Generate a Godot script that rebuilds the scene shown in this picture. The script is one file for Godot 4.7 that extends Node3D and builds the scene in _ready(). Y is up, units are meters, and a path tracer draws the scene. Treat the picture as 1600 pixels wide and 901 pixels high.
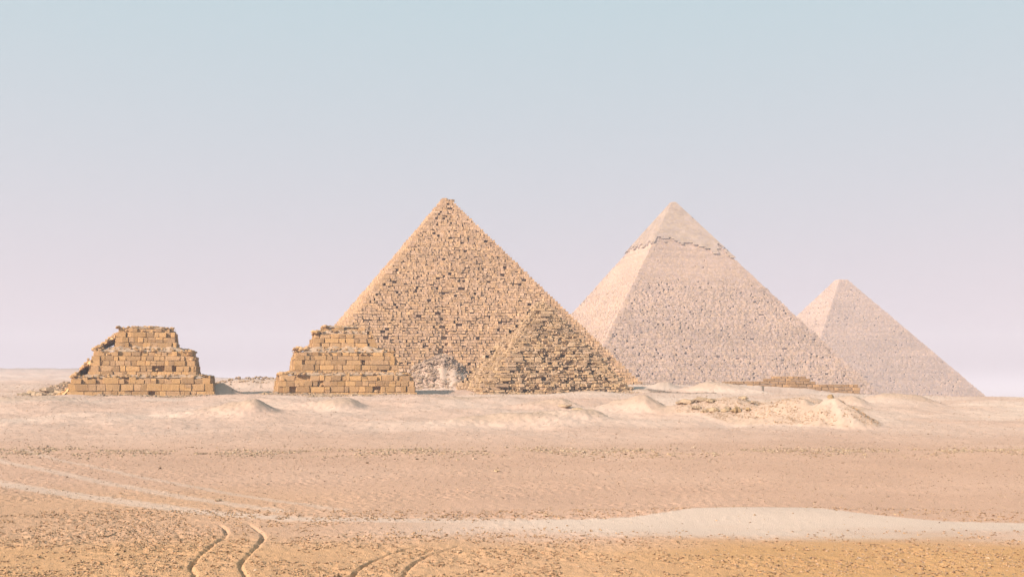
extends Node3D
# Desert plateau with three great pyramids, two small stepped ones and a crumbled one.
# Units are metres. The camera stands on a low rise looking along -Z; north is turned 13.5 degrees to its left.

const TURN := 13.5                      # compass turn shared by all the pyramids, degrees
var rng := RandomNumberGenerator.new()
var n_big := FastNoiseLite.new()
var n_mid := FastNoiseLite.new()
var n_small := FastNoiseLite.new()
var n_tone := FastNoiseLite.new()
var M := {}
var block_meshes: Array[ArrayMesh] = []
var rock_meshes: Array[ArrayMesh] = []

# ------------------------------------------------------------------ small helpers

func lin(r: float, g: float, b: float) -> Color:
	return Color(r, g, b)

func ss(a: float, b: float, v: float) -> float:
	var t: float = clampf((v - a) / (b - a), 0.0, 1.0)
	return t * t * (3.0 - 2.0 * t)

func rnd(a: float, b: float) -> float:
	return rng.randf_range(a, b)

func fresh_noise(s: int, freq: float, octaves: int) -> FastNoiseLite:
	var n := FastNoiseLite.new()
	n.seed = s
	n.noise_type = FastNoiseLite.TYPE_SIMPLEX_SMOOTH
	n.frequency = freq
	n.fractal_octaves = octaves
	if octaves == 1:
		n.fractal_type = FastNoiseLite.FRACTAL_NONE
	return n

func thing(called: String, label: String, category: String, at: Vector3, turn := 0.0, group := "") -> Node3D:
	var o := Node3D.new()
	o.name = called
	add_child(o, true)
	o.position = at
	o.rotation_degrees.y = turn
	tag(o, label, category, group)
	return o

func tag(o: Node, label: String, category: String, group := "", kind := "") -> void:
	o.set_meta("label", label)
	if category:
		o.set_meta("category", category)
	if group:
		o.set_meta("group", group)
	if kind:
		o.set_meta("kind", kind)

func put(called: String, mesh: Mesh, mat: Material, parent: Node, tr := Transform3D()) -> MeshInstance3D:
	var o := MeshInstance3D.new()
	o.name = called
	o.mesh = mesh
	o.material_override = mat
	o.transform = tr
	parent.add_child(o, true)
	return o

# ------------------------------------------------------------------ geometry buffers

class Buf:
	var v := PackedVector3Array()
	var n := PackedVector3Array()
	var c := PackedColorArray()
	func quad(a: Vector3, b: Vector3, cc: Vector3, d: Vector3, col: Color) -> void:   # clockwise from outside
		var nn: Vector3 = (d - a).cross(b - a).normalized()
		if nn == Vector3.ZERO:
			nn = (cc - b).cross(a - b).normalized()
		v.append_array(PackedVector3Array([a, b, cc, a, cc, d]))
		n.append_array(PackedVector3Array([nn, nn, nn, nn, nn, nn]))
		c.append_array(PackedColorArray([col, col, col, col, col, col]))
	func poly(p: Array, col: Color, centre := Vector3.ZERO) -> void:                  # any winding, turned outward
		var nn: Vector3 = (p[2] - p[0]).cross(p[1] - p[0]).normalized()
		var mid := Vector3.ZERO
		for q in p:
			mid += q
		mid /= p.size()
		var pts := p.duplicate()
		if nn.dot(mid - centre) < 0.0:
			pts.reverse()
			nn = -nn
		for k in range(1, pts.size() - 1):
			for q in [pts[0], pts[k], pts[k + 1]]:
				v.append(q); n.append(nn); c.append(col)
	func mesh() -> ArrayMesh:
		var m := ArrayMesh.new()
		var a := []
		a.resize(Mesh.ARRAY_MAX)
		a[Mesh.ARRAY_VERTEX] = v
		a[Mesh.ARRAY_NORMAL] = n
		a[Mesh.ARRAY_COLOR] = c
		m.add_surface_from_arrays(Mesh.PRIMITIVE_TRIANGLES, a)
		return m

func j3(s: float) -> Vector3:
	return Vector3(rng.randf() - 0.5, rng.randf() - 0.5, rng.randf() - 0.5) * s

# a rough block: centre, half axes (along, up, out); five faces, the back is inside the core
func block(b: Buf, o: Vector3, ex: Vector3, ey: Vector3, ez: Vector3, jit: float, col: Color) -> void:
	var p000 := o - ex - ey - ez
	var p100 := o + ex - ey - ez
	var p010 := o - ex + ey - ez + j3(jit * 0.5)
	var p110 := o + ex + ey - ez + j3(jit * 0.5)
	var p001 := o - ex - ey + ez + j3(jit)
	var p101 := o + ex - ey + ez + j3(jit)
	var p011 := o - ex + ey + ez + j3(jit)
	var p111 := o + ex + ey + ez + j3(jit)
	b.quad(p011, p111, p101, p001, col)
	b.quad(p010, p110, p111, p011, col)
	b.quad(p010, p011, p001, p000, col)
	b.quad(p111, p110, p100, p101, col)
	b.quad(p001, p101, p100, p000, col)

# a unit stone with worn edges, 44 triangles
func worn_block(col: Color, ch: float, jit: float) -> ArrayMesh:
	var b := Buf.new()
	var P := {}
	for sx in [-1, 1]:
		for sy in [-1, 1]:
			for sz in [-1, 1]:
				var k := j3(jit)
				var c2: float = ch * rnd(0.6, 1.5)
				P[[sx, sy, sz, 0]] = Vector3(sx * 0.5, sy * (0.5 - c2), sz * (0.5 - c2)) + k
				P[[sx, sy, sz, 1]] = Vector3(sx * (0.5 - c2), sy * 0.5, sz * (0.5 - c2)) + k
				P[[sx, sy, sz, 2]] = Vector3(sx * (0.5 - c2), sy * (0.5 - c2), sz * 0.5) + k
	for s in [-1, 1]:
		b.poly([P[[s, -1, -1, 0]], P[[s, 1, -1, 0]], P[[s, 1, 1, 0]], P[[s, -1, 1, 0]]], col)
		b.poly([P[[-1, s, -1, 1]], P[[1, s, -1, 1]], P[[1, s, 1, 1]], P[[-1, s, 1, 1]]], col)
		b.poly([P[[-1, -1, s, 2]], P[[1, -1, s, 2]], P[[1, 1, s, 2]], P[[-1, 1, s, 2]]], col)
		for t in [-1, 1]:
			b.poly([P[[s, t, -1, 0]], P[[s, t, 1, 0]], P[[s, t, 1, 1]], P[[s, t, -1, 1]]], col)
			b.poly([P[[s, -1, t, 0]], P[[s, 1, t, 0]], P[[s, 1, t, 2]], P[[s, -1, t, 2]]], col)
			b.poly([P[[-1, s, t, 1]], P[[1, s, t, 1]], P[[1, s, t, 2]], P[[-1, s, t, 2]]], col)
			for u in [-1, 1]:
				b.poly([P[[s, t, u, 0]], P[[s, t, u, 1]], P[[s, t, u, 2]]], col)
	return b.mesh()

# an irregular angular rock about one metre across, base near y = -0.35
func rock(col: Color, flat: float, detail := 0) -> ArrayMesh:
	var g := (1.0 + sqrt(5.0)) / 2.0
	var pts: Array = []
	for s in [-1, 1]:
		for t in [-1, 1]:
			pts.append(Vector3(0, s, t * g)); pts.append(Vector3(s, t * g, 0)); pts.append(Vector3(t * g, 0, s))
	var tris: Array = []
	for i in 12:
		for j in range(i + 1, 12):
			for k in range(j + 1, 12):
				if pts[i].distance_to(pts[j]) < 2.01 and pts[j].distance_to(pts[k]) < 2.01 and pts[i].distance_to(pts[k]) < 2.01:
					tris.append([pts[i], pts[j], pts[k]])
	if detail:
		var more: Array = []
		for t in tris:
			var ab: Vector3 = (t[0] + t[1]).normalized() * 1.9
			var bc: Vector3 = (t[1] + t[2]).normalized() * 1.9
			var ca: Vector3 = (t[2] + t[0]).normalized() * 1.9
			more.append([t[0], ab, ca]); more.append([ab, t[1], bc]); more.append([ca, bc, t[2]]); more.append([ab, bc, ca])
		tris = more
	var off := j3(200.0)
	var b := Buf.new()
	for t in tris:
		var q: Array = []
		for p in t:
			var d: Vector3 = p.normalized()
			var r: float = 0.5 * (1.0 + 0.75 * n_mid.get_noise_3dv(d * 9.0 + off) + 0.35 * n_mid.get_noise_3dv(d * 25.0 - off))
			var e := Vector3(d.x, clampf(d.y, -0.7, 0.75), d.z) * r
			q.append(Vector3(e.x, e.y * flat, e.z))
		b.poly(q, col)
	return b.mesh()

# ------------------------------------------------------------------ the ground

# [x, distance, reach to the left, reach to the right, reach in depth, height]
var mounds := [
	[-93.0, 231.0, 8.0, 6.0, 7.0, 2.6], 	[-38.8, 166.0, 16.0, 4.6, 9.0, 2.2], [-27.0, 179.0, 10.0, 4.6, 8.0, 1.5], [-1.0, 150.0, 15.0, 14.0, 9.0, 1.2],
	[11.0, 153.0, 11.0, 4.0, 6.0, 1.3], [8.0, 178.0, 11.0, 4.0, 8.0, 1.4], [20.5, 174.0, 12.0, 4.6, 9.0, 2.3], [70.0, 192.0, 14.0, 7.0, 9.0, 1.6],
	[57.0, 186.0, 9.0, 4.0, 8.0, 1.5],
	[-62.3, 236.0, 4.0, 6.0, 7.0, 2.6], [-69.0, 300.0, 18.0, 34.0, 16.0, 2.6], [-18.5, 291.0, 16.0, 13.0, 15.0, 8.4],
	[40.0, 290.0, 7.0, 5.0, 8.0, 2.4], [48.5, 268.0, 10.0, 17.0, 11.0, 2.5], [30.0, 255.0, 9.0, 9.0, 8.0, 0.8], [82.0, 336.0, 30.0, 27.0, 20.0, 2.1],
	[15.0, 226.0, 14.0, 12.0, 9.0, 0.8], [-10.0, 200.0, 14.0, 14.0, 10.0, 0.7], [-88.0, 198.0, 22.0, 18.0, 12.0, 0.6],
]
var heaps := [[40.4, 155.0, 9.5, 7.5, 13.0, 3.5], [43.6, 150.0, 8.0, 5.8, 12.0, 3.9], [33.0, 168.0, 13.0, 10.0, 10.0, 2.2], [46.0, 174.0, 13.0, 11.0, 10.0, 2.2], [36.5, 157.0, 10.0, 9.0, 11.0, 2.3]]

var ruts := [
	[Vector2(-10.8, 35.0), Vector2(-11.1, 38.6), Vector2(-11.83, 40.7), Vector2(-12.2, 43.2), Vector2(-12.45, 46.2), Vector2(-12.55, 48.4), Vector2(-13.2, 50.8), Vector2(-14.2, 53.0)],
	[Vector2(-8.6, 35.0), Vector2(-9.3, 38.6), Vector2(-10.1, 41.1), Vector2(-10.4, 44.0), Vector2(-10.6, 46.5), Vector2(-11.0, 48.8), Vector2(-11.8, 50.8), Vector2(-12.8, 53.3)],
	[Vector2(-5.7, 36.0), Vector2(-5.6, 38.6), Vector2(-5.47, 40.7), Vector2(-4.97, 42.9), Vector2(-4.2, 45.1), Vector2(-3.5, 46.5)],
	[Vector2(-4.0, 36.0), Vector2(-3.8, 38.6), Vector2(-3.76, 40.6), Vector2(-3.35, 42.9), Vector2(-2.6, 44.8), Vector2(-1.9, 46.5)],
	[Vector2(-25.6, 61.4), Vector2(-23.6, 57.0), Vector2(-22.6, 55.5)], [Vector2(-23.4, 60.5), Vector2(-22.6, 58.0), Vector2(-21.0, 55.0)],
	[Vector2(-15.6, 52.6), Vector2(-15.0, 50.4), Vector2(-14.6, 48.8)], [Vector2(-18.4, 51.2), Vector2(-17.0, 53.4)],
]
# pale driven tracks: [half width, strength, points]
var tracks := [
	[0.75, 0.7, [Vector2(-38.0, 77.0), Vector2(-33.3, 72.0), Vector2(-25.0, 64.5), Vector2(-16.5, 57.3), Vector2(-10.5, 54.2), Vector2(0.0, 53.4), Vector2(8.0, 53.0)]],
	[0.5, 0.55, [Vector2(-50.0, 103.0), Vector2(-42.0, 91.0), Vector2(-36.0, 84.0), Vector2(-27.0, 73.0), Vector2(-19.0, 64.0), Vector2(-12.0, 57.5)]],
	[0.35, 0.45, [Vector2(-46.0, 104.0), Vector2(-36.0, 90.0), Vector2(-26.0, 77.0), Vector2(-16.0, 65.0), Vector2(-9.0, 58.0)]],
]

var smooth_ruts: Array = []

func smoothed(pts: Array) -> Array:
	var out: Array = []
	for i in pts.size() - 1:
		for k in 5:
			out.append(pts[i].cubic_interpolate(pts[i + 1], pts[maxi(i - 1, 0)], pts[mini(i + 2, pts.size() - 1)], k / 5.0))
	out.append(pts[-1])
	return out

func seg_dist(p: Vector2, pts: Array) -> float:
	var best := 1e9
	for i in pts.size() - 1:
		best = minf(best, p.distance_squared_to(Geometry2D.get_closest_point_to_segment(p, pts[i], pts[i + 1])))
	return sqrt(best)

func mound_height(x: float, d: float, m: Array) -> float:
	var dx: float = x - m[0]
	var dd: float = (d - m[1]) / m[4]
	if absf(dd) > 1.0:
		return 0.0
	dx = dx / (m[2] if dx < 0.0 else m[3])
	var r := sqrt(dx * dx + dd * dd)
	if r >= 1.0:
		return 0.0
	r += 0.10 * n_mid.get_noise_2d(x * 0.9, d * 0.9)
	return m[5] * ss(0.0, 1.0, 1.0 - r) * (1.0 + 0.10 * n_mid.get_noise_2d(x * 2.5, d * 2.5)) + minf(1.0 - r, 0.3) * 0.35 * n_small.get_noise_2d(x * 0.5, d * 0.5)

func heap_height(x: float, d: float, m: Array) -> float:      # spoil tipped at its angle of rest
	var dx: float = x - m[0]
	var dd: float = (d - m[1]) / m[4]
	if absf(dd) > 1.1:
		return 0.0
	dx = dx / (m[2] if dx < 0.0 else m[3])
	var turn := atan2(dd, dx)
	var r := sqrt(dx * dx + dd * dd + 0.006)
	r *= 1.0 + 0.10 * n_mid.get_noise_2d(cos(turn) * 22.0 + m[0], sin(turn) * 22.0)
	r += 0.05 * n_mid.get_noise_2d(x * 2.2, d * 2.2)
	if r >= 1.0:
		return 0.0
	return m[5] * pow(1.0 - r, 1.12) + minf(1.0 - r, 0.3) * (0.5 * n_small.get_noise_2d(x * 0.45, d * 0.45) + 0.25 * n_small.get_noise_2d(x * 1.1, d * 1.1))

func spoil(x: float, d: float) -> float:
	var on := 0.0
	for m in heaps:
		on = maxf(on, heap_height(x, d, m))
	return on

func land(x: float, d: float) -> float:            # the ground without its small relief
	var u := x / maxf(d, 30.0)
	var h := lerpf(3.15, 2.6, ss(0.26, 0.40, u)) * ss(116.0, 222.0, d)
	h += 1.4 * ss(245.0, 310.0, d) * (1.0 - ss(0.12, 0.26, u))
	h -= 1.5 * ss(225.0, 300.0, d) * ss(0.16, 0.3, u)
	if d > 240.0:
		h -= 5.2 * ss(300.0, 680.0, d) * ss(0.06, 0.2, u)
		h -= 0.0205 * (d - 240.0) * ss(0.29, 0.44, u) * ss(240.0, 420.0, d)
		h += 13.0 * ss(700.0, 1500.0, d) * ss(-0.22, -0.42, u) * (1.0 + 0.15 * n_big.get_noise_2d(x * 0.2, d * 0.2))
		h -= 0.0012 * maxf(d - 1600.0, 0.0)
		h -= 3.0 * ss(320.0, 900.0, d) * ss(-0.3, -0.2, u)
	h += n_big.get_noise_2d(x, d) * 0.55 * ss(60.0, 190.0, d) * (1.0 if d < 400.0 else 2.0)
	if d > 120.0 and d < 360.0:
		h += 0.55 * n_mid.get_noise_2d(x * 0.45 + 30.0, d * 0.45) * ss(125.0, 150.0, d) * (1.0 - ss(205.0, 225.0, d))
		for m in mounds:
			h += mound_height(x, d, m)
		var top := 0.0
		for m in heaps:
			var q := heap_height(x, d, m)
			var blend := maxf(0.0, 0.6 - absf(top - q)) * ss(0.0, 0.3, minf(top, q))
			top = maxf(top, q) + 0.25 * blend * blend
		h += top
	return h

func pale_edge(x: float) -> Vector2:               # near and far edge of the pale sand strip
	var far: float = 53.6 + 4.6 * exp(-pow((x - 12.5) / 5.0, 2.0)) - 0.09 * maxf(x - 14.0, 0.0)
	return Vector2(48.2 + 0.03 * x + 1.6 * n_mid.get_noise_2d(x * 0.5, 7.0), far + 0.25 * n_mid.get_noise_2d(x * 1.5, 2.0))

func ground_at(x: float, d: float) -> Array:       # [height, colour]
	var h := land(x, d)
	var pale := 0.0
	if d < 110.0:
		var p := Vector2(x, d)
		if x < 14.0:
			for t in tracks:
				var k: float = seg_dist(p, t[2]) / t[0]
				k += 0.5 * n_small.get_noise_2d(x * 0.6, d * 0.6)
				pale = maxf(pale, t[1] * (1.0 - ss(0.6, 1.5, k)))
		if d > 44.0 and d < 60.0:
			var e := pale_edge(x)
			var side := ss(-9.0, 3.0, x)
			pale = maxf(pale, side * ss(e.x - 2.0, e.x + 3.5, d + 2.2 * n_mid.get_noise_2d(x, d * 2.0)) * (1.0 - ss(e.y - 0.15, e.y + 0.15, d)))
			h += 0.3 * side * exp(-pow((x - 12.5) / 8.0, 2.0)) * ss(50.0, 56.5, d) * (1.0 - ss(56.5, 59.0, d))
		if x < 0.0 and d < 64.0:
			for r in smooth_ruts:
				var fade: float = 1.0 - ss(r[-1].y - 1.8, r[-1].y + 0.3, d)
				var q: float = seg_dist(p, r) + 0.025 * n_small.get_noise_2d(x * 2.0, d * 2.0)
				if q < 0.4:
					h += -0.13 * fade * (1.0 - ss(0.03, 0.10, q)) * (0.95 + 0.6 * n_mid.get_noise_2d(x * 2.0, d * 2.0))
	# stony relief: rough crust near, smoother sand far
	var crust := 1.0 - 0.6 * pale
	if d < 130.0:
		var near := 1.0 - ss(60.0, 125.0, d)
		crust *= (1.0 - ss(104.0, 129.0, d)) * clampf(0.75 + 0.9 * n_big.get_noise_2d(x * 2.5, d * 4.0), 0.25, 1.3)
		var a := n_small.get_noise_2d(x, d * 0.8)
		var b := n_small.get_noise_2d(x * 1.9 + 90.0, d * 1.7)
		h += crust * (0.07 * a + 0.10 * maxf(b, 0.0)) * (0.35 + 0.65 * near) * (1.0 - 0.5 * ss(0.1, 0.5, x / d) * near)
		h += crust * 0.05 * n_mid.get_noise_2d(x * 1.2, d * 1.2)
	var belt := exp(-pow((d - 101.0 - 4.0 * n_big.get_noise_2d(x * 0.7, 3.0)) / 4.0, 2.0))
	h += 0.13 * belt * (1.0 + 1.5 * n_mid.get_noise_2d(x * 0.5, d * 0.5))
	if d > 90.0 and d < 330.0:
		h += (0.11 * n_small.get_noise_2d(x * 0.35, d * 0.35) + 0.10 * n_mid.get_noise_2d(x * 0.6, d * 0.6)) * ss(90.0, 140.0, d)
	# soil colours (linear): reddish tan crust, orange soil, paler sand up the slope
	var tone := n_tone.get_noise_2d(x * 0.5, d * 0.5)
	var fine := n_mid.get_noise_2d(x * 0.9 + 50.0, d * 0.9)
	var crust_c := Color(0.57, 0.362, 0.265)
	var orange_c := Color(0.57, 0.325, 0.155)
	var sand_c := Color(0.585, 0.41, 0.33)
	var pale_c := Color(0.63, 0.485, 0.405)
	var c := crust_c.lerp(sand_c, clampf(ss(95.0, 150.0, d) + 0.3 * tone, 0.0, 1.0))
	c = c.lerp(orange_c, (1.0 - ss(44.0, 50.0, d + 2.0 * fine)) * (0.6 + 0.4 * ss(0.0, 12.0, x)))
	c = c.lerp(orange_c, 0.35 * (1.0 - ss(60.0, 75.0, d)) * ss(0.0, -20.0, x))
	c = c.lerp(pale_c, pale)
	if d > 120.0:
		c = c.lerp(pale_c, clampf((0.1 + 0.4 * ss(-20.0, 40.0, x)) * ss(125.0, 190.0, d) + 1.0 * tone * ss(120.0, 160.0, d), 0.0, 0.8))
	if d > 138.0 and d < 185.0 and x > 20.0 and x < 60.0:
		var on := spoil(x, d)
		var chute := exp(-pow((x - 42.4 + 0.1 * (d - 150.0)) / 1.1, 2.0))
		c = c.lerp(Color(0.535, 0.38, 0.29).lerp(pale_c, 0.4 * chute), ss(0.02, 0.4, on))
	if d > 135.0 and d < 320.0:
		for m in mounds:
			c = c.lerp(Color(0.47, 0.335, 0.25), 0.75 * ss(0.15, 0.8, mound_height(x, d, m) / m[5]))
	c = c.lerp(Color(0.36, 0.27, 0.22), 0.8 * ss(1050.0, 1350.0, d + 300.0 * n_big.get_noise_2d(x * 0.05, 9.0)) * (1.0 - ss(2500.0, 4000.0, d)))
	c = c * (1.0 + 0.07 * tone + 0.06 * fine)
	c.a = 1.0
	return [h, c]

func build_ground() -> void:
	var ds := PackedFloat32Array([-60.0, -30.0, -10.0, 5.0, 15.0, 24.0, 30.0, 34.0])
	var d := 36.0
	while d < 110.0:
		ds.append(d)
		d += 0.13 * pow(d / 40.0, 1.55)
	while d < 270.0:
		ds.append(d)
		d += 0.65
	while d < 3200.0:
		ds.append(d)
		d *= 1.03
	var cols := 900
	var rows := ds.size()
	var v := PackedVector3Array()
	var c := PackedColorArray()
	v.resize(rows * (cols + 1))
	c.resize(rows * (cols + 1))
	var at := 0
	for r in rows:
		var half: float = 12.0 + 0.52 * maxf(ds[r], 40.0)
		if ds[r] > 400.0:
			half += (ds[r] - 400.0) * 0.5
		for k in cols + 1:
			var x: float = (2.0 * k / cols - 1.0) * half
			var g := ground_at(x, ds[r])
			v[at] = Vector3(x, g[0], -ds[r])
			c[at] = g[1]
			at += 1
	var n := PackedVector3Array()
	n.resize(v.size())
	var w := cols + 1
	for r in rows:
		var r0: int = maxi(r - 1, 0) * w
		var r1: int = mini(r + 1, rows - 1) * w
		for k in w:
			var a: Vector3 = v[r * w + mini(k + 1, cols)] - v[r * w + maxi(k - 1, 0)]
			var b: Vector3 = v[r1 + k] - v[r0 + k]
			n[r * w + k] = a.cross(b).normalized()
	var idx := PackedInt32Array()
	idx.resize((rows - 1) * cols * 6)
	at = 0
	for r in rows - 1:
		for k in cols:
			var p := r * w + k
			idx[at] = p; idx[at + 1] = p + w; idx[at + 2] = p + w + 1
			idx[at + 3] = p; idx[at + 4] = p + w + 1; idx[at + 5] = p + 1
			at += 6
	var arr := []
	arr.resize(Mesh.ARRAY_MAX)
	arr[Mesh.ARRAY_VERTEX] = v
	arr[Mesh.ARRAY_NORMAL] = n
	arr[Mesh.ARRAY_COLOR] = c
	arr[Mesh.ARRAY_INDEX] = idx
	var m := ArrayMesh.new()
	m.add_surface_from_arrays(Mesh.PRIMITIVE_TRIANGLES, arr)
	var o := put("ground", m, M.ground, self)
	tag(o, "sandy desert ground with ruts, pale tracks and low mounds", "ground", "", "structure")

func height_at(x: float, d: float) -> float:
	return ground_at(x, d)[0]

# ------------------------------------------------------------------ loose stones

func scatter(called: String, label: String, category: String, spots: Array, mesh: Mesh, mat: Material, parent: Node = null) -> void:
	# spots: [position, size, tone]
	var mm := MultiMesh.new()
	mm.transform_format = MultiMesh.TRANSFORM_3D
	mm.use_colors = true
	mm.mesh = mesh
	mm.instance_count = spots.size()
	for i in spots.size():
		var s: Array = spots[i]
		var b := Basis.from_euler(Vector3(rnd(-0.35, 0.35), rnd(0, TAU), rnd(-0.35, 0.35))) * Basis.from_scale(Vector3(s[1] * rnd(0.8, 1.4), s[1] * rnd(0.6, 1.1), s[1] * rnd(0.7, 1.2)))
		mm.set_instance_transform(i, Transform3D(b, s[0]))
		mm.set_instance_color(i, s[2])
	var o := MultiMeshInstance3D.new()
	o.name = called
	o.multimesh = mm
	o.material_override = mat
	(parent if parent else self).add_child(o, true)
	o.set_meta("kind", "stuff")
	if parent == null:
		tag(o, label, category, "", "stuff")

# ------------------------------------------------------------------ masonry

func tone_of(base: Color, spread: float) -> Color:
	var k := 1.0 + rnd(-spread, spread)
	var warm := rnd(-0.06, 0.06)
	return Color(base.r * k * (1.0 + warm * 0.4), base.g * k, base.b * k * (1.0 - warm * 1.6))

# a square pyramid of rough courses in the thing's own axes (x east, y up, z south), as one joined mesh.
# o: half, peak, courses, len, top (fraction kept), rough Callable(side, along, y) -> [set-back, miss chance, jitter], tone
func coursed(b: Buf, o: Dictionary) -> Array:
	var picked: Array = []
	var y: float = o.get("y0", 0.0)
	while y < o.peak * o.top:
		var hgt: float = o.course * rnd(0.85, 1.15)
		if o.has("course_top"):
			hgt = lerpf(o.course, o.course_top, y / o.peak) * rnd(0.85, 1.15)
		var half: float = o.half * (1.0 - y / o.peak)
		var nudge: float = rnd(-0.12, 0.12) * o.get("line", 1.0)
		var bed := 1.0 + rnd(-0.065, 0.065)
		for side in 4:
			var along := Vector3(1, 0, 0).rotated(Vector3.UP, side * PI / 2.0)
			var out := Vector3(0, 0, 1).rotated(Vector3.UP, side * PI / 2.0)
			var t := -half + rnd(0.0, 0.3)
			while t < half - 0.25:
				var L: float = o.len * rnd(0.6, 1.5)
				L = minf(L, half - t)
				var mid := t + L * 0.5
				var q: Array = o.rough.call(side, mid / maxf(o.half, 0.1), y / o.peak)
				t += L + (rnd(0.12, 0.4) if rng.randf() < o.get("slits", 0.0) else 0.0)
				if rng.randf() < q[1]:
					continue
				var back: float = q[0] + nudge + q[2] * rnd(-0.35, 0.35)
				var deep: float = o.deep * 0.5
				var hh: float = hgt * 0.5 * (1.0 - o.gap * rnd(0.4, 1.2)) * (rnd(0.55, 0.8) if rng.randf() < o.get("slits", 0.0) * 0.6 else 1.0)
				var centre := along * mid + out * (half - back - deep) + Vector3.UP * (y + hh)
				var stain: float = 1.0 + 0.13 * n_big.get_noise_3d(mid * 0.5, y * 1.2, side * 70.0)
				var col := tone_of(o.tone * bed * stain, o.spread)
				if o.has("keep") and side == 0 and o.keep.call(mid, y, L):
					picked.append([centre, Vector3(L * 0.98, hh * 2.0, o.deep), side])
					continue
				block(b, centre, along * (L * 0.5 * (1.0 - o.gap * rnd(0.0, 0.9))), Vector3.UP * hh, out * deep, q[2] * 0.35 * o.course, col)
		y += hgt
	return picked

func core(b: Buf, half: float, peak: float, y0: float, y1: float, inset: float, col: Color) -> void:
	var a := half * (1.0 - y0 / peak) - inset
	var c := maxf(half * (1.0 - y1 / peak) - inset, 0.05)
	var lo: Array = [Vector3(-a, y0, a), Vector3(a, y0, a), Vector3(a, y0, -a), Vector3(-a, y0, -a)]
	var hi: Array = [Vector3(-c, y1, c), Vector3(c, y1, c), Vector3(c, y1, -c), Vector3(-c, y1, -c)]
	for k in 4:
		b.quad(hi[k], hi[(k + 1) % 4], lo[(k + 1) % 4], lo[k], col)
	b.quad(hi[3], hi[2], hi[1], hi[0], col)

func menkaure_like() -> void:
	var p := thing("pyramid", "tall tan pyramid of rough open courses behind the two small stepped pyramids", "pyramid", Vector3(-22.0, 2.8, -369.0), TURN)
	var tone := Color(0.625, 0.415, 0.26)
	var b := Buf.new()
	var rough := func(side: int, t: float, yy: float) -> Array:
		var a := n_mid.get_noise_3d(t * 160.0, yy * 190.0, side * 77.0)
		var big := n_big.get_noise_3d(t * 900.0, yy * 900.0, side * 55.0)
		var back := 0.22 * maxf(a, -0.2) + 0.45 * big
		var miss := 0.015 + 0.22 * ss(0.15, 0.55, n_mid.get_noise_3d(t * 75.0, yy * 110.0, side * 33.0 + 5.0))
		if side == 0:                      # shallow broken gash low in the middle of the south face
			var g := exp(-pow((t + 0.17 - 0.1 * yy) / 0.03, 2.0)) * ss(0.62, 0.3, yy)
			back += 1.0 * g
			miss += 0.16 * g
			var crown := exp(-pow((t + 0.06) / 0.05, 2.0)) * ss(0.7, 0.95, yy)
			miss += 0.22 * crown
		if yy > 0.93:
			miss += 0.12
		return [back, minf(miss, 0.6), 0.4]
	var keep := func(mid: float, y: float, L: float) -> bool:
		return y > 7.0 and y < 26.0 and L > 1.25 and mid > 10.0 and mid < 43.0
	var big_ones := coursed(b, {"half": 52.0, "peak": 64.4, "course": 0.93, "course_top": 0.72, "len": 0.95, "deep": 2.2, "gap": 0.16, "top": 0.968, "rough": rough, "tone": tone, "spread": 0.12, "line": 1.7, "slits": 0.2, "keep": keep})
	var s := put("masonry_courses", b.mesh(), M.stone_far, p)
	s.set_meta("kind", "stuff")
	var cb := Buf.new()
	core(cb, 52.0, 64.4, -3.0, 61.5, 1.95, tone)
	put("core", cb.mesh(), M.stone_far, p)
	for q in big_ones.slice(0, 280):
		put("stone_block", block_meshes[rng.randi() % 14 + 14], M.stone, p, Transform3D(Basis.from_scale(q[1]), q[0]))
	# loose blocks round the summit
	for k in 7:
		put("summit_block", block_meshes[rng.randi() % 14 + 14], M.stone, p, Transform3D(Basis.from_euler(Vector3(0, rnd(-0.5, 0.5), 0)) * Basis.from_scale(Vector3(rnd(0.9, 1.7), rnd(0.7, 1.1), 1.2)), Vector3(-1.6 + 0.6 * k, 62.6 + 0.5 * rnd(0, 1), rnd(-0.7, 1.2))))

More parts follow.
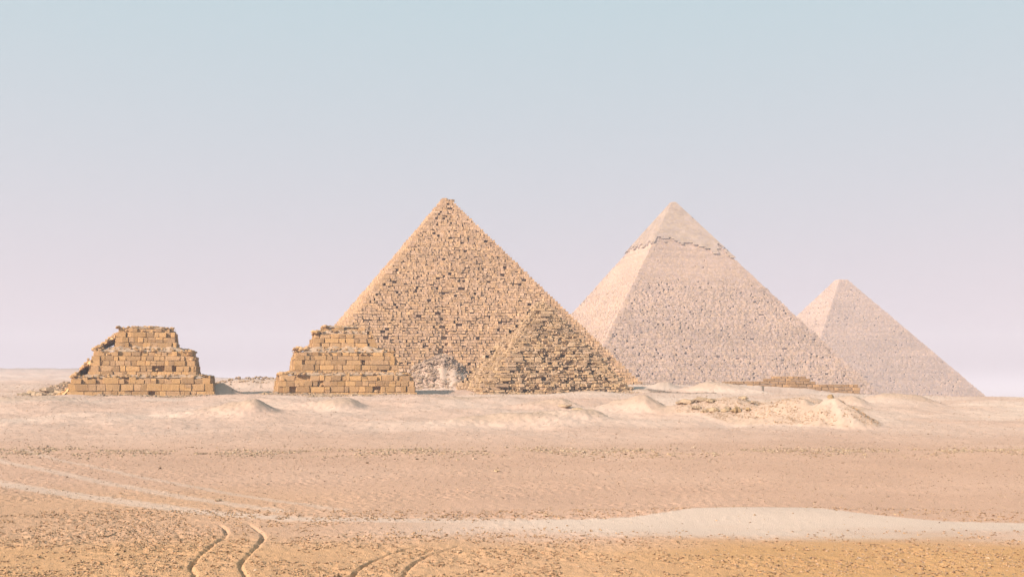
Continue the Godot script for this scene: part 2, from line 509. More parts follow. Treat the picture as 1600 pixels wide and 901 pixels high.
func khafre_like() -> void:
	var p := thing("pyramid", "huge pale pyramid with a smooth casing cap left on its peak", "pyramid", Vector3(116.5, -8.0, -799.0), TURN)
	var H := 140.8
	var half := 105.6
	var tone := Color(0.58, 0.425, 0.335)
	var b := Buf.new()
	var cut := func(side: int, t: float) -> float:        # where the casing ends
		var k := 0.775 + 0.018 * n_mid.get_noise_2d(t * 130.0, side * 31.0) + 0.012 * n_small.get_noise_2d(t * 80.0, side * 9.0)
		if side == 0:
			k += -0.16 * (t + 0.03) - 0.02 * ss(0.08, 0.2, t)
			k += 0.09 * exp(-pow((t - 0.238) / 0.018, 2.0))
		else:
			k += 0.03 * n_big.get_noise_2d(t * 300.0, side * 50.0)
		return k
	var rough := func(side: int, t: float, yy: float) -> Array:
		if yy > cut.call(side, t):
			return [0.5, 0.0, 0.2]
		var a := n_mid.get_noise_3d(t * 240.0, yy * 240.0, side * 77.0)
		var big := n_big.get_noise_3d(t * 1500.0, yy * 1500.0, side * 55.0)
		var band := ss(0.62, 0.5, yy + 0.03 * big)        # lower part is far more broken
		var west := 0.55 if side == 3 else 1.0
		big += 0.8 * n_mid.get_noise_2d(yy * 260.0, side * 91.0) * ss(0.8, 1.0, absf(t) / maxf(1.0 - yy, 0.05))
		var nick := 1.6 * maxf(0.0, n_mid.get_noise_2d(yy * 330.0, side * 17.0)) * ss(0.9, 1.0, absf(t) / maxf(1.0 - yy, 0.05))
		return [0.2 + nick + (0.1 + 0.5 * band * west) * a + 0.9 * big * band, 0.01 + 0.07 * band * west * (0.6 + a), 0.22 + 0.3 * band * west]
	coursed(b, {"half": half, "peak": H, "y0": -3.0, "course": 1.15, "course_top": 1.05, "len": 1.35, "deep": 2.6, "gap": 0.10, "top": 0.985, "rough": rough, "tone": tone, "spread": 0.10, "line": 2.4})
	var s := put("masonry_courses", b.mesh(), M.stone_far, p)
	s.set_meta("kind", "stuff")
	var cb := Buf.new()
	core(cb, half, H, -6.0, H * 0.985, 2.4, tone)
	put("core", cb.mesh(), M.stone_far, p)
	# the cap: smooth courses of casing stones with sloping outer faces
	var cap := Buf.new()
	var y := H * 0.66
	var lean := half / H
	while y < H - 0.2:
		var hgt := rnd(1.1, 1.4)
		hgt = minf(hgt, H - y)
		var hw := half * (1.0 - y / H) + 1.6
		var hw2 := half * (1.0 - (y + hgt) / H) + 1.6
		for side in 4:
			var along := Vector3(1, 0, 0).rotated(Vector3.UP, side * PI / 2.0)
			var out := Vector3(0, 0, 1).rotated(Vector3.UP, side * PI / 2.0)
			var t := -hw
			while t < hw - 0.05:
				var L := minf(rnd(1.4, 2.8), hw - t)
				if hw - t - L < 0.6:
					L = hw - t
				var keepit: bool = y / H > cut.call(side, (t + L * 0.5) / half) - 0.006
				if keepit:
					var a0 := t
					var a1 := t + L
					var b0 := clampf(a0, -hw2, hw2)
					var b1 := clampf(a1, -hw2, hw2)
					var e := rnd(-0.10, 0.10) + 0.25 * n_mid.get_noise_3d(t * 1.5, y * 2.5, side * 20.0)
					var col := tone_of(Color(0.455, 0.34, 0.27) * (0.94 + 0.22 * n_mid.get_noise_3d(t * 1.2, y * 1.2, side * 20.0)), 0.08)
					var f0 := along * a0 + out * (hw + e) + Vector3.UP * y
					var f1 := along * a1 + out * (hw + e) + Vector3.UP * y
					var g0 := along * b0 + out * (hw2 + e) + Vector3.UP * (y + hgt)
					var g1 := along * b1 + out * (hw2 + e) + Vector3.UP * (y + hgt)
					var i0 := f0 - out * 2.2
					var i1 := f1 - out * 2.2
					cap.quad(g0, g1, f1, f0, col)
					cap.quad(f0, f1, i1, i0, col)
					cap.quad(g0, f0, i0, g0 - out * 1.5, col)
					cap.quad(f1, g1, g1 - out * 1.5, i1, col)
				t += L
		y += hgt
	var cp := put("casing_cap", cap.mesh(), M.stone_far, p)
	cp.set_meta("kind", "stuff")
	cp.set_meta("label", "smooth pale casing stones with a ragged lower edge")

func khufu_like() -> void:
	var p := thing("pyramid", "farthest pyramid, blunt topped and faded pink by haze, at far right", "pyramid", Vector3(372.5, -24.0, -1250.0), TURN)
	var tone := Color(0.575, 0.415, 0.325)
	var b := Buf.new()
	var rough := func(side: int, t: float, yy: float) -> Array:
		var a := n_mid.get_noise_3d(t * 200.0, yy * 200.0, side * 77.0 + 300.0)
		var big := n_big.get_noise_3d(t * 1200.0, yy * 1200.0, side * 55.0 + 90.0)
		return [0.3 * a + 0.8 * big, 0.02 + 0.05 * maxf(a, 0.0), 0.4]
	coursed(b, {"half": 115.0, "peak": 146.0, "y0": -4.0, "course": 1.4, "course_top": 1.2, "len": 2.0, "deep": 2.6, "gap": 0.13, "top": 0.957, "rough": rough, "tone": tone, "spread": 0.10, "line": 2.4})
	var s := put("masonry_courses", b.mesh(), M.stone_far, p)
	s.set_meta("kind", "stuff")
	var cb := Buf.new()
	core(cb, 115.0, 146.0, -6.0, 139.5, 2.2, tone)
	put("core", cb.mesh(), M.stone_far, p)

# one face or ring of dressed blocks for the stepped pyramids. tiers: [half, start height, [course heights], raggedness]
func stepped(p: Node3D, tiers: Array, tone: Color, seed_at: float, slump: float) -> void:
	var sides := Buf.new()
	var cores := Buf.new()
	var sand := Buf.new()
	var loose: Array = []
	for ti in tiers.size():
		var half: float = tiers[ti][0]
		var y: float = tiers[ti][1]
		var y_start := y
		var hs: Array = tiers[ti][2]
		var rag: float = tiers[ti][3]
		for ci in hs.size():
			var hgt: float = hs[ci]
			var last: bool = ci == hs.size() - 1
			var hw := half - 0.17 * ci - (0.3 * rag if last else 0.0)
			for side in 4:
				var along := Vector3(1, 0, 0).rotated(Vector3.UP, side * PI / 2.0)
				var out := Vector3(0, 0, 1).rotated(Vector3.UP, side * PI / 2.0)
				var t := -hw + rnd(0.0, 0.25)
				var crumble := rnd(0.0, 0.5) + 0.35 * ci * rag
				while t < hw - 0.3:
					var L := rnd(0.7, 1.8) if rng.randf() < 0.72 else rnd(1.9, 3.3)
					if hw - t < L + 0.7:
						L = hw - t
					var mid := t + L * 0.5
					var worn := n_mid.get_noise_3d(mid * 3.0, (y + seed_at) * 5.0, side * 40.0 + seed_at)
					var back := rnd(-0.09, 0.09) + 0.18 * maxf(worn, 0.0) + (rnd(0.0, 0.45) if last else 0.0)
					var near_end := minf(mid + hw, hw - mid)
					if near_end < 1.5:
						back += rnd(0.0, 0.35)
					var skip := 0.02 + (0.22 * rag if last else 0.0) + 0.3 * ss(0.33, 0.55, worn)
					if near_end < 1.8 and ci > 0:
						skip += 0.3 * rag * ci / hs.size() * (1.3 if mid < 0.0 else 0.7)
						back += rnd(0.0, 0.5) * rag
					if rng.randf() < 0.05:
						back += rnd(0.1, 0.4)
					t += L
					if rng.randf() < skip:
						if rng.randf() < 0.8:
							for q in 3:
								loose.append([along * (mid + rnd(-0.5, 0.5)) + out * (hw - rnd(0.2, 1.0)) + Vector3.UP * (y + rnd(0.1, 0.45)), rnd(0.35, 0.8), tone_of(tone, 0.2)])
						continue
					var hh := hgt * (rnd(0.94, 1.0) if not last else rnd(0.6, 1.0))
					var deep := 1.5
					var centre := along * mid + out * (hw - back - deep * 0.5) + Vector3.UP * (y + hh * 0.5)
					var size := Vector3(L * rnd(0.96, 0.99), hh * 0.985, deep)
					if side == 0:
						# some stones are two thin ones laid on each other
						if L < 1.7 and rng.randf() < 0.12:
							for q in 2:
								put("stone_block", block_meshes[rng.randi() % 14], M.stone, p, Transform3D(Basis.from_scale(Vector3(size.x, hh * 0.48, deep)), centre + Vector3.UP * hh * (0.25 if q else -0.25) + out * rnd(-0.06, 0.06)))
						else:
							var turn := Basis.from_euler(Vector3(rnd(-0.02, 0.02), rnd(-0.035, 0.035), rnd(-0.012, 0.012)))
							put("stone_block", block_meshes[rng.randi() % 14], M.stone, p, Transform3D(turn * Basis.from_scale(size), centre))
					else:
						block(sides, centre, along * size.x * 0.5, Vector3.UP * hh * 0.5, out * deep * 0.5, 0.12, tone_of(tone, 0.15))
			y += hgt
		# solid core, and rubble and blown sand lying on the ledge above
		var cw := half - 1.1
		var top := y - 0.25
		var y0 := y_start - 1.2
		var lo: Array = [Vector3(-cw, y0, cw), Vector3(cw, y0, cw), Vector3(cw, y0, -cw), Vector3(-cw, y0, -cw)]
		var c2 := cw - 0.1 * hs.size()
		var hi: Array = [Vector3(-c2, top, c2), Vector3(c2, top, c2), Vector3(c2, top, -c2), Vector3(-c2, top, -c2)]
		for k in 4:
			cores.quad(hi[k], hi[(k + 1) % 4], lo[(k + 1) % 4], lo[k], tone)
		cores.quad(hi[3], hi[2], hi[1], hi[0], tone)
		var inner: float = tiers[ti + 1][0] if ti + 1 < tiers.size() else 1.0
		var rise: float = (tiers[ti + 1][1] - y + 0.55) if ti + 1 < tiers.size() else 0.5
		drift(sand, half - 0.17 * hs.size() - 0.75, inner - 0.2, y - 0.12, maxf(rise, 0.3))
		# fallen stones heaped against the west side and its front corner
		var room: float = (tiers[ti - 1][0] - half - 0.4) if ti > 0 else 2.8
		var tall: float = (y - y_start) * 0.6 * minf(slump * rag, 1.2)
		for k in 16:
			for q in 4:
				var c4: Array = []
				for e in [[k, q], [k + 1, q], [k + 1, q + 1], [k, q + 1]]:
					var f: float = e[1] / 4.0
					var zz: float = lerpf(-0.8, 1.0, e[0] / 16.0) * half
					c4.append(Vector3(-half + 0.4 - (room + 0.4) * f, y_start - 0.3 + tall * pow(1.0 - f, 1.3) * (0.8 + 0.7 * n_mid.get_noise_2d(zz * 3.0 + y * 5.0, f * 4.0)), zz))
				sand.quad(c4[0], c4[1], c4[2], c4[3], tone)
		for k in int(90.0 * slump * rag) + 20:
			var f := rng.randf()
			var up := tall * pow(1.0 - f, 1.3) - 0.25
			var reach := 0.2 + room * f
			var zz := rnd(-0.3, 1.0) * half
			loose.append([Vector3(-half - reach + 0.5, y_start + up + rnd(0.0, 0.3), zz + (0.9 * f if zz > half * 0.8 else 0.0)), rnd(0.5, 1.3) * (0.6 + 0.5 * f), tone_of(tone, 0.2)])
		for side in 4:
			var along := Vector3(1, 0, 0).rotated(Vector3.UP, side * PI / 2.0)
			var out := Vector3(0, 0, 1).rotated(Vector3.UP, side * PI / 2.0)
			for k in int(half * 5.0):
				var f := rng.randf()
				var ring := lerpf(half - 0.8, inner, f)
				loose.append([along * rnd(-ring, ring) + out * ring + Vector3.UP * (y + rise * f * 0.8 + 0.02), rnd(0.2, 0.8) * (1.2 - 0.5 * f), tone_of(tone * 0.82, 0.25)])
	var s := put("side_masonry", sides.mesh(), M.stone, p)
	s.set_meta("kind", "stuff")
	put("core", cores.mesh(), M.stone, p)
	put("sand_drift", sand.mesh(), M.sand, p)
	scatter("loose_stones", "", "", loose, rock_meshes[1], M.stone, p)

# blown sand sloping up from a ledge's edge to the wall behind it, all round
func drift(b: Buf, outer: float, inner: float, y: float, rise: float) -> void:
	var col := Color(0.47, 0.33, 0.235)
	var seg := 28
	for side in 4:
		var along := Vector3(1, 0, 0).rotated(Vector3.UP, side * PI / 2.0)
		var out := Vector3(0, 0, 1).rotated(Vector3.UP, side * PI / 2.0)
		for k in seg:
			for r in 3:
				var q: Array = []
				for e in [[k, r], [k + 1, r], [k + 1, r + 1], [k, r + 1]]:
					var f: float = e[1] / 3.0
					var ring := lerpf(outer, inner, f)
					var t: float = (2.0 * e[0] / seg - 1.0) * (ring - 0.7 * (1.0 - f))
					var pt := along * t + out * ring
					var lift := rise * pow(f, 0.8) * (1.0 + 0.5 * n_mid.get_noise_2d(pt.x * 3.0 + y * 9.0, pt.z * 3.0)) + 0.12 * n_mid.get_noise_2d(pt.x * 8.0, pt.z * 8.0)
					q.append(pt + Vector3.UP * (y + lift))
				b.quad(q[3], q[2], q[1], q[0], col)

func ruined_pyramid() -> void:
	var p := thing("ruined_pyramid", "crumbled small pyramid of thin uneven courses in front of the tall tan one", "pyramid", Vector3(6.9, 2.2, -265.5), TURN)
	var tone := Color(0.64, 0.44, 0.275)
	var half := 18.7
	var H := 23.4
	var b := Buf.new()
	var big: Array = []
	var y := 0.0
	var cb := Buf.new()
	while y < H * 0.92:
		var band := n_mid.get_noise_1d(y * 8.0 + 40.0)
		var hgt := rnd(0.42, 0.75) + 0.25 * maxf(band, 0.0)
		var hw := half * (1.0 - y / H)
		var shift := rnd(-0.25, 0.25)
		var void_here := 0.35 if (y > 8.2 and y < 9.8) or (y > 3.2 and y < 4.2) else 0.0
		for side in 4:
			var along := Vector3(1, 0, 0).rotated(Vector3.UP, side * PI / 2.0)
			var out := Vector3(0, 0, 1).rotated(Vector3.UP, side * PI / 2.0)
			var t := -hw + rnd(-0.3, 0.5)
			while t < hw - 0.2:
				var L := rnd(0.7, 1.7)
				var mid := t + L * 0.5
				t += L
				var a := n_mid.get_noise_3d(mid * 2.2, y * 2.6, side * 60.0)
				var lump := n_big.get_noise_3d(mid * 9.0, y * 9.0, side * 44.0 + 7.0)
				var back := 0.75 * a + 1.5 * lump + shift + rnd(-0.2, 0.2)
				var round_off := maxf(0.0, absf(mid) - hw + 3.0)
				back += round_off * round_off * 0.16 + 1.3 * ss(0.3, 0.6, n_mid.get_noise_3d(mid * 1.1, y * 1.6, side * 31.0 + 4.0))
				var miss := 0.03 + 0.07 * maxf(a, 0.0) + void_here * ss(-0.1, 0.35, n_mid.get_noise_2d(mid * 2.0, y * 1.0 + 9.0))
				if rng.randf() < miss:
					continue
				var hh := hgt * rnd(0.7, 1.0) * 0.5
				var deep := rnd(0.9, 1.5)
				var centre := along * mid + out * (hw - back - deep) + Vector3.UP * (y + hh)
				if y > H * 0.86:
					centre = along * mid + out * (hw - deep) + Vector3.UP * (y + hh)
				var yaw := Basis.from_euler(Vector3(rnd(-0.04, 0.04), rnd(-0.14, 0.14), rnd(-0.04, 0.04)))
				if side == 0:
					big.append([L * hh, Transform3D(yaw * Basis.from_scale(Vector3(L * 0.97, hh * 2.0, deep * 2.0)), centre), L, hh, deep, yaw])
				else:
					block(b, centre, yaw * along * L * 0.49, Vector3.UP * hh, yaw * out * deep, 0.22, tone_of(tone, 0.2))
		y += hgt
	big.sort_custom(func(q, r): return q[0] > r[0])
	for k in big.size():
		if k < 300:
			put("stone_block", block_meshes[28 + rng.randi() % 10], M.stone, p, big[k][1])
		else:
			var e: Array = big[k]
			var yaw: Basis = e[5]
			block(b, e[1].origin, yaw.x * e[2] * 0.49, yaw.y * e[3], yaw.z * e[4], 0.2, tone_of(tone, 0.2))
	var s := put("broken_masonry", b.mesh(), M.stone, p)
	s.set_meta("kind", "stuff")
	core(cb, half, H, -2.0, H * 0.88, 2.0, tone)
	put("core", cb.mesh(), M.stone, p)
	var loose: Array = []
	for k in 3000:
		var f := rng.randf() * 0.95
		var hw := half * (1.0 - f)
		var side := 0 if rng.randf() < 0.6 else (3 if rng.randf() < 0.6 else 1)
		var along := Vector3(1, 0, 0).rotated(Vector3.UP, side * PI / 2.0)
		var out := Vector3(0, 0, 1).rotated(Vector3.UP, side * PI / 2.0)
		loose.append([along * rnd(-hw, hw) + out * (hw + rnd(-0.6, 0.3)) + Vector3.UP * (f * H + 0.25), rnd(0.15, 0.6), tone_of(tone, 0.18)])
	scatter("loose_stones", "", "", loose, rock_meshes[1], M.stone, p)

func ruined_wall() -> void:
	# low brown wall at the foot of the second great pyramid
	var p := thing("ruined_wall", "long low brown stone wall crumbling in front of the huge pale pyramid", "wall", Vector3(81.0, 1.8, -335.0), -4.0)
	var tone := Color(0.42, 0.25, 0.13)
	var heights := [0.9, 1.0, 0.9, 0.95, 0.8, 0.7]
	var y := 0.0
	for ci in 6:
		var t := -17.0
		while t < 23.0:
			var L := rnd(1.3, 3.0)
			var mid := t + L * 0.5
			t += L
			var crest := 4.0 + 1.3 * exp(-pow((mid - 3.0) / 6.5, 4.0)) - 1.5 * ss(9.5, 13.0, mid) + 0.5 * n_mid.get_noise_1d(mid * 6.0)
			if y + heights[ci] + 1.8 < land(81.0 + mid, 335.0 - 0.07 * mid) - 0.4:
				continue
			if y + heights[ci] * 0.5 > crest or rng.randf() < 0.0:
				continue
			put("stone_block", block_meshes[38 + rng.randi() % 6], M.stone, p, Transform3D(Basis.from_euler(Vector3(0, rnd(-0.06, 0.06), rnd(-0.02, 0.02))) * Basis.from_scale(Vector3(L * 0.97, heights[ci] * rnd(0.88, 0.99), 1.6)), Vector3(mid, y + heights[ci] * 0.5, rnd(-0.25, 0.25) - 0.25 * ci)))
		y += heights[ci]

# ------------------------------------------------------------------

func noise_tex(n: FastNoiseLite, ramp: Array, size := 512) -> NoiseTexture2D:
	var t := NoiseTexture2D.new()
	t.width = size
	t.height = size
	t.seamless = true
	t.noise = n
	var g := Gradient.new()
	g.offsets = PackedFloat32Array([0.0, 0.5, 1.0])
	g.colors = PackedColorArray(ramp)
	t.color_ramp = g
	return t

func grey(v: float) -> Color:
	return Color(v, v, v)

func make_materials() -> void:
	var pit := FastNoiseLite.new()
	pit.seed = 5
	pit.noise_type = FastNoiseLite.TYPE_CELLULAR
	pit.cellular_return_type = FastNoiseLite.RETURN_DISTANCE
	pit.frequency = 0.045
	pit.fractal_type = FastNoiseLite.FRACTAL_FBM
	pit.fractal_octaves = 3
	var grain := fresh_noise(8, 0.03, 5)
	var blotch := noise_tex(grain, [grey(0.50), grey(0.88), grey(1.0)])
	var gritty := noise_tex(fresh_noise(11, 0.09, 4), [grey(0.66), grey(0.92), grey(1.0)])
	var rough_h := noise_tex(pit, [grey(0.0), grey(0.5), grey(1.0)])
	var grain_h := noise_tex(fresh_noise(21, 0.06, 5), [grey(0.0), grey(0.5), grey(1.0)])
	for k in ["stone", "stone_far", "ground", "sand"]:
		var m := StandardMaterial3D.new()
		m.vertex_color_use_as_albedo = true
		m.roughness = 0.95
		m.metallic_specular = 0.2
		m.uv1_triplanar = true
		m.uv1_world_triplanar = true
		M[k] = m
	M.stone.albedo_texture = blotch
	M.stone.uv1_scale = Vector3.ONE * 0.45
	M.stone.heightmap_enabled = true
	M.stone.heightmap_texture = rough_h
	M.stone.heightmap_scale = 16.0
	M.stone_far.albedo_texture = blotch
	M.stone_far.uv1_scale = Vector3.ONE * 0.13
	M.ground.albedo_texture = gritty
	M.ground.uv1_scale = Vector3.ONE * 0.4
	M.ground.heightmap_enabled = true
	M.ground.heightmap_texture = grain_h
	M.ground.heightmap_scale = 4.0
	M.sand.albedo_texture = gritty
	M.sand.uv1_scale = Vector3.ONE * 0.5
	M.sand.heightmap_enabled = true
	M.sand.heightmap_texture = grain_h
	M.sand.heightmap_scale = 5.0

func loose_ground_stones() -> void:
	var stone_c := Color(0.52, 0.37, 0.25)
	# gravel over the near plain
	var spots: Array = []
	for k in 16000:
		var d := 37.0 + 70.0 * pow(rng.randf(), 1.3)
		var x := rnd(-0.52, 0.52) * d
		var e := pale_edge(x)
		if x > -3.0 and d > e.x and d < e.y and rng.randf() < 0.75 + 0.2 * ss(e.x, e.y, d):
			continue
		spots.append([Vector3(x, height_at(x, d) + 0.005, -d), rnd(0.03, 0.08) * (1.0 if rng.randf() < 0.97 else 2.2), tone_of(stone_c, 0.25)])
	for k in 26000:
		var d := 37.0 + 21.0 * pow(rng.randf(), 1.2)
		var x := rnd(-0.53, 0.53) * d
		var e := pale_edge(x)
		if x > -8.0 and d > e.x and d < e.y and rng.randf() < 0.55 + 0.44 * ss(e.x, e.x + 3.5, d):
			continue
		if rng.randf() < 0.5 * ss(0.0, 8.0, x) or n_mid.get_noise_2d(x * 4.0, d * 4.0) + 0.9 * n_big.get_noise_2d(x * 2.5, d * 4.0) < -0.1:
			continue
		if x < -1.0 and x > -15.0 and d < 54.0:
			var near_rut := 9.0
			for q in smooth_ruts.slice(0, 4):
				near_rut = minf(near_rut, seg_dist(Vector2(x, d), q))
			if near_rut < 0.3:
				continue
		spots.append([Vector3(x, height_at(x, d) + 0.012, -d), rnd(0.045, 0.135), tone_of(Color(0.53, 0.34, 0.21), 0.15)])
	scatter("gravel", "small gravel strewn over the near sandy plain", "gravel", spots, rock_meshes[0], M.stone)
	# the belt of stones across the middle
	spots = []
	for k in 6500:
		var x := rnd(-62.0, 62.0)
		var d := 101.0 + rng.randfn(0.0, 3.5) + 4.0 * n_big.get_noise_2d(x * 0.7, 3.0)
		if n_mid.get_noise_2d(x * 0.6, d * 0.6) < -0.15:
			continue
		spots.append([Vector3(x, height_at(x, d) + 0.02, -d), rnd(0.08, 0.26) * (1.0 if rng.randf() < 0.9 else 1.7), tone_of(Color(0.54, 0.40, 0.28), 0.22)])
	scatter("stones", "belt of scattered pale stones running across the middle of the plain", "stones", spots, rock_meshes[0], M.stone)
	# rubble on the slope, round the heaps and the feet of the small pyramids
	spots = []
	for k in 16000:
		var d := rnd(136.0, 172.0)
		var x := rnd(24.0, 58.0)
		var on := spoil(x, d)
		if on < 0.25 or n_mid.get_noise_2d(x * 0.8, d * 0.8) < -0.05:
			continue
		spots.append([Vector3(x, height_at(x, d) + 0.03, -d), rnd(0.05, 0.15) * (1.0 if rng.randf() < 0.96 else 2.2), tone_of(Color(0.52, 0.34, 0.21), 0.2)])
	scatter("rubble", "small rubble covering the big spoil heap at right", "rubble", spots, rock_meshes[1], M.stone)
	spots = []
	for k in 2800:
		var d := rnd(275.0, 297.0)
		var x := -18.5 + rng.randfn(0.0, 7.0)
		spots.append([Vector3(x, height_at(x, d) + 0.05, -d), rnd(0.2, 0.8) * (1.0 if rng.randf() < 0.9 else 1.8), tone_of(Color(0.48, 0.345, 0.26), 0.18)])
	for q in [[-20.5, 279.5, 2.1], [-17.2, 280.5, 1.7], [-23.6, 281.0, 1.5], [-13.8, 280.0, 1.9], [-11.5, 281.5, 1.5], [-19.0, 277.5, 1.4], [-15.4, 277.0, 1.6], [-25.0, 278.5, 1.3]]:
		spots.append([Vector3(q[0], height_at(q[0], q[1]) + 0.2, -q[1]), q[2], tone_of(Color(0.52, 0.385, 0.29), 0.1)])
	scatter("rubble", "pinkish rubble on the sand bank between the stepped and the crumbled pyramid", "rubble", spots, rock_meshes[1], M.stone)
	spots = []
	var feet := [[-76.0, 220.5, 16.0, 1.6], [-35.0, 226.0, 15.0, 2.4], [10.0, 243.0, 19.0, 3.4], [-95.0, 230.0, 5.0, 2.6], [-33.5, 218.0, 6.0, 2.5]]
	for k in 3800:
		var f: Array = feet[rng.randi() % 5]
		var s := rnd(-1.0, 1.0)
		var x: float = f[0] + s * f[2]
		var d: float = f[1] + 0.233 * s * f[2] - absf(rng.randfn(0.0, f[3]))
		spots.append([Vector3(x, height_at(x, d) + 0.04, -d), rnd(0.15, 0.55) * (1.0 if rng.randf() < 0.86 else 2.0), tone_of(Color(0.48, 0.34, 0.23), 0.25)])
	scatter("rubble", "fallen rubble strewn along the feet of the small pyramids", "rubble", spots, rock_meshes[1], M.stone)
	spots = []
	for k in 34000:
		var d := 62.0 + 250.0 * pow(rng.randf(), 0.8)
		var x := rnd(-0.5, 0.5) * d
		spots.append([Vector3(x, height_at(x, d) + 0.02, -d), rnd(0.03, 0.06) + d * rnd(0.0001, 0.0006) * (1.0 if rng.randf() < 0.97 else 2.5), tone_of(Color(0.47, 0.33, 0.24), 0.25)])
	scatter("stones", "stray small stones dotted over the plain and the pale slope below the pyramids", "stones", spots, rock_meshes[1], M.stone)
	spots = []
	for k in 420:
		var d := 300.0 + rng.randfn(0.0, 7.0)
		var x := -60.0 + rnd(-26.0, 24.0)
		spots.append([Vector3(x, height_at(x, d) + 0.03, -d), rnd(0.25, 0.9), tone_of(Color(0.48, 0.34, 0.23), 0.2)])
	var bank := spots
	spots = []
	for k in 420:
		var x := rnd(31.0, 46.0)
		var d := rnd(248.0, 258.0)
		spots.append([Vector3(x, height_at(x, d) + 0.03, -d), rnd(0.15, 0.7), tone_of(Color(0.27, 0.215, 0.175), 0.25)])
	scatter("rubble", "dark broken debris in the sand right of the crumbled pyramid", "rubble", spots, rock_meshes[1], M.stone)
	spots = bank
	scatter("rubble", "broken stones on the low bank between the two stepped pyramids", "rubble", spots, rock_meshes[1], M.stone)

func boulder(x: float, d: float, size: Vector3, kind: int, label: String, group := "") -> void:
	var o := put("boulder", rock_meshes[kind], M.stone, self, Transform3D(Basis.from_euler(Vector3(0, rnd(0, TAU), 0)) * Basis.from_scale(size), Vector3(x, height_at(x, d) + size.y * 0.22, -d)))
	tag(o, label, "boulder", group)

func boulders() -> void:
	boulder(31.8, 156.5, Vector3(1.5, 1.3, 1.2), 4, "yellow rounded boulder, larger of the close pair left of the spoil heap")
	boulder(33.3, 156.0, Vector3(0.8, 0.7, 0.7), 4, "small yellow boulder touching the right of a larger one by the spoil heap")
	var g := "tumbled blocks on the slope left of the spoil heap"
	var nth := ["leftmost", "second", "third", "fourth", "fifth", "sixth", "seventh", "eighth", "ninth", "tenth", "eleventh"]
	var n := 0
	for q in [[25.6, 168.0, 1.3], [26.5, 166.5, 1.6], [27.2, 163.0, 1.1], [27.9, 160.5, 0.9], [28.6, 167.0, 1.7], [29.1, 160.0, 1.4], [29.8, 165.5, 1.2], [30.6, 159.0, 1.2], [31.6, 162.5, 1.0], [35.2, 168.0, 1.1], [35.8, 165.0, 0.9]]:
		boulder(q[0], q[1], Vector3(q[2] * 1.2, q[2] * 0.75, q[2]), 2 + rng.randi() % 2, "%s of the pale tumbled blocks left of the spoil heap, counted from the left" % nth[n], g)
		n += 1
	boulder(-1.1, 81.0, Vector3(0.42, 0.3, 0.3), 2, "lone pale stone on the open plain beside a faint groove")
	boulder(-26.6, 83.5, Vector3(0.25, 0.2, 0.2), 5, "small dark stone alone on the left of the plain")
	boulder(-16.5, 62.0, Vector3(0.36, 0.24, 0.26), 3, "lone pale stone just above the driven track")
	boulder(1.65, 54.6, Vector3(0.22, 0.2, 0.18), 3, "little pale stone at the left end of the pale sand strip")
	boulder(10.0, 171.0, Vector3(2.4, 0.9, 1.3), 2, "flat pale slab of rock at the end of a dark ledge in the mid slope")
	boulder(8.3, 173.5, Vector3(2.0, 0.8, 1.2), 3, "tilted rock at the top of a dark ledge in the mid slope")
	boulder(12.0, 168.5, Vector3(2.6, 0.7, 1.2), 3, "long low rock at the lower right of a ledge in the mid slope")
	boulder(43.4, 150.5, Vector3(1.0, 0.8, 0.8), 4, "tan boulder sitting on the peak of the spoil heap")
	boulder(-80.5, 217.5, Vector3(0.95, 0.8, 0.8), 5, "dark boulder lying in front of the leftmost stepped pyramid")
	var gg := "fallen blocks left of the leftmost stepped pyramid"
	n = 0
	for q in [[-100.6, 227.0, 1.6], [-99.0, 228.0, 2.0], [-97.3, 226.0, 1.6], [-96.2, 227.5, 1.9], [-95.4, 224.0, 1.5], [-94.6, 226.5, 2.4], [-93.3, 224.0, 1.9], [-92.2, 225.0, 2.3], [-90.8, 222.5, 1.6]]:
		boulder(q[0], q[1], Vector3(q[2] * 1.2, q[2] * 0.8, q[2]), 2 + rng.randi() % 2, "%s from the left of the fallen tan blocks left of the stepped pyramid standing alone" % ("first" if n == 0 else nth[n]), gg)
		n += 1
	# slim stone post below the brown wall
	var po := put("stone_post", worn_block(Color(0.27, 0.23, 0.19), 0.1, 0.1), M.stone, self, Transform3D(Basis.from_euler(Vector3(0, 0.3, 0.05)) * Basis.from_scale(Vector3(0.5, 1.9, 0.5)), Vector3(67.0, height_at(67.0, 295.0) + 0.85, -295.0)))
	tag(po, "slim grey upright stone post in the sand below the brown wall", "post")

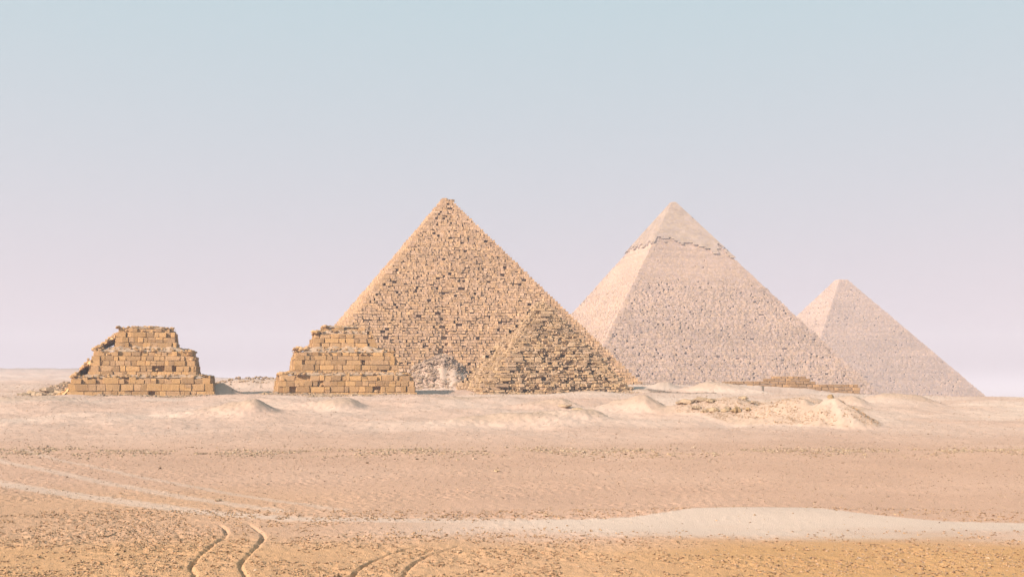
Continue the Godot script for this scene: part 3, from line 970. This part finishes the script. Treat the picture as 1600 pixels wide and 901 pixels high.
func _ready() -> void:
	rng.seed = 4711
	# camera
	var cam := Camera3D.new()
	cam.name = "camera"
	cam.projection = Camera3D.PROJECTION_FRUSTUM
	cam.near = 0.5
	cam.far = 20000.0
	cam.size = 2.0 * cam.near * 450.5 / 1728.0
	cam.frustum_offset = Vector2(0.0, cam.near * 137.5 / 1728.0)
	cam.position = Vector3(0, 7, 0)
	add_child(cam)
	cam.current = true
	# sky, air and exposure
	var sky_m := ProceduralSkyMaterial.new()
	sky_m.sky_top_color = Color(0.45, 0.57, 0.595)
	sky_m.sky_horizon_color = Color(0.625, 0.565, 0.585)
	sky_m.sky_curve = 0.2
	sky_m.ground_bottom_color = Color(0.62, 0.52, 0.43)
	sky_m.ground_horizon_color = Color(0.80, 0.755, 0.785)
	sky_m.sun_angle_max = 25.0
	var sky := Sky.new()
	sky.sky_material = sky_m
	var env := Environment.new()
	env.background_mode = Environment.BG_SKY
	env.sky = sky
	env.tonemap_mode = Environment.TONE_MAPPER_LINEAR
	env.tonemap_exposure = 2.3
	env.fog_enabled = true
	env.fog_density = 0.00034
	env.fog_light_color = Color(0.91, 0.90, 0.96)
	env.sdfgi_enabled = true
	env.ssao_enabled = true
	env.ssil_enabled = true
	var we := WorldEnvironment.new()
	we.name = "world_environment"
	we.environment = env
	add_child(we)
	# afternoon sun from behind the left shoulder
	var sun := DirectionalLight3D.new()
	sun.name = "sun"
	sun.light_color = Color(1.0, 0.925, 0.85)
	sun.light_energy = 1.42
	sun.light_angular_distance = 0.5
	sun.shadow_enabled = true
	add_child(sun)
	sun.look_at_from_position(Vector3(-0.64, 0.485, 0.595) * 10.0, Vector3.ZERO)

	n_big = fresh_noise(1, 0.035, 3)
	n_mid = fresh_noise(2, 0.12, 3)
	n_small = fresh_noise(3, 1.7, 3)
	n_tone = fresh_noise(4, 0.06, 3)
	make_materials()
	for k in 14:
		block_meshes.append(worn_block(tone_of(Color(0.69, 0.43, 0.22), 0.24), 0.055, 0.085))
	for k in 14:
		block_meshes.append(worn_block(tone_of(Color(0.625, 0.415, 0.26), 0.13), 0.05, 0.08))
	for k in 10:
		block_meshes.append(worn_block(tone_of(Color(0.64, 0.44, 0.275), 0.16), 0.10, 0.18))
	for k in 6:
		block_meshes.append(worn_block(tone_of(Color(0.46, 0.285, 0.155), 0.22), 0.09, 0.15))
	rock_meshes.append(rock(Color.WHITE, 0.8))
	rock_meshes.append(rock(Color.WHITE, 0.85))
	rock_meshes.append(rock(Color(0.56, 0.41, 0.27), 0.9, 1))
	rock_meshes.append(rock(Color(0.52, 0.38, 0.26), 0.85, 1))
	rock_meshes.append(rock(Color(0.50, 0.345, 0.19), 0.95, 1))
	rock_meshes.append(rock(Color(0.25, 0.18, 0.13), 0.9, 1))

	for q in ruts:
		smooth_ruts.append(smoothed(q))
	build_ground()
	menkaure_like()
	khafre_like()
	khufu_like()
	var warm := Color(0.68, 0.42, 0.215)
	var left := thing("stepped_pyramid", "three tiered orange stone stepped pyramid standing alone at far left", "stepped pyramid", Vector3(-77.8, 2.63, -235.7), TURN, "small stepped pyramids")
	stepped(left, [[14.2, 0.0, [1.4, 1.48, 1.35], 0.6], [10.7, 4.35, [1.0, 1.2, 1.05, 0.95, 1.05], 0.8], [6.3, 10.1, [1.33, 1.05, 1.1, 0.95], 1.2]], warm, 3.0, 1.6)
	var right := thing("stepped_pyramid", "orange stone stepped pyramid overlapping the left foot of the tall tan pyramid", "stepped pyramid", Vector3(-37.6, 2.47, -244.2), TURN, "small stepped pyramids")
	stepped(right, [[14.6, 0.0, [1.2, 1.25, 1.15, 1.33], 0.6], [11.2, 5.05, [0.8, 1.13, 1.02, 0.87, 0.9], 0.5], [6.9, 10.5, [1.23, 1.0, 1.08], 0.5], [5.2, 14.1, [1.2], 1.0]], warm, 17.0, 0.5)
	ruined_pyramid()
	ruined_wall()
	loose_ground_stones()
	boulders()
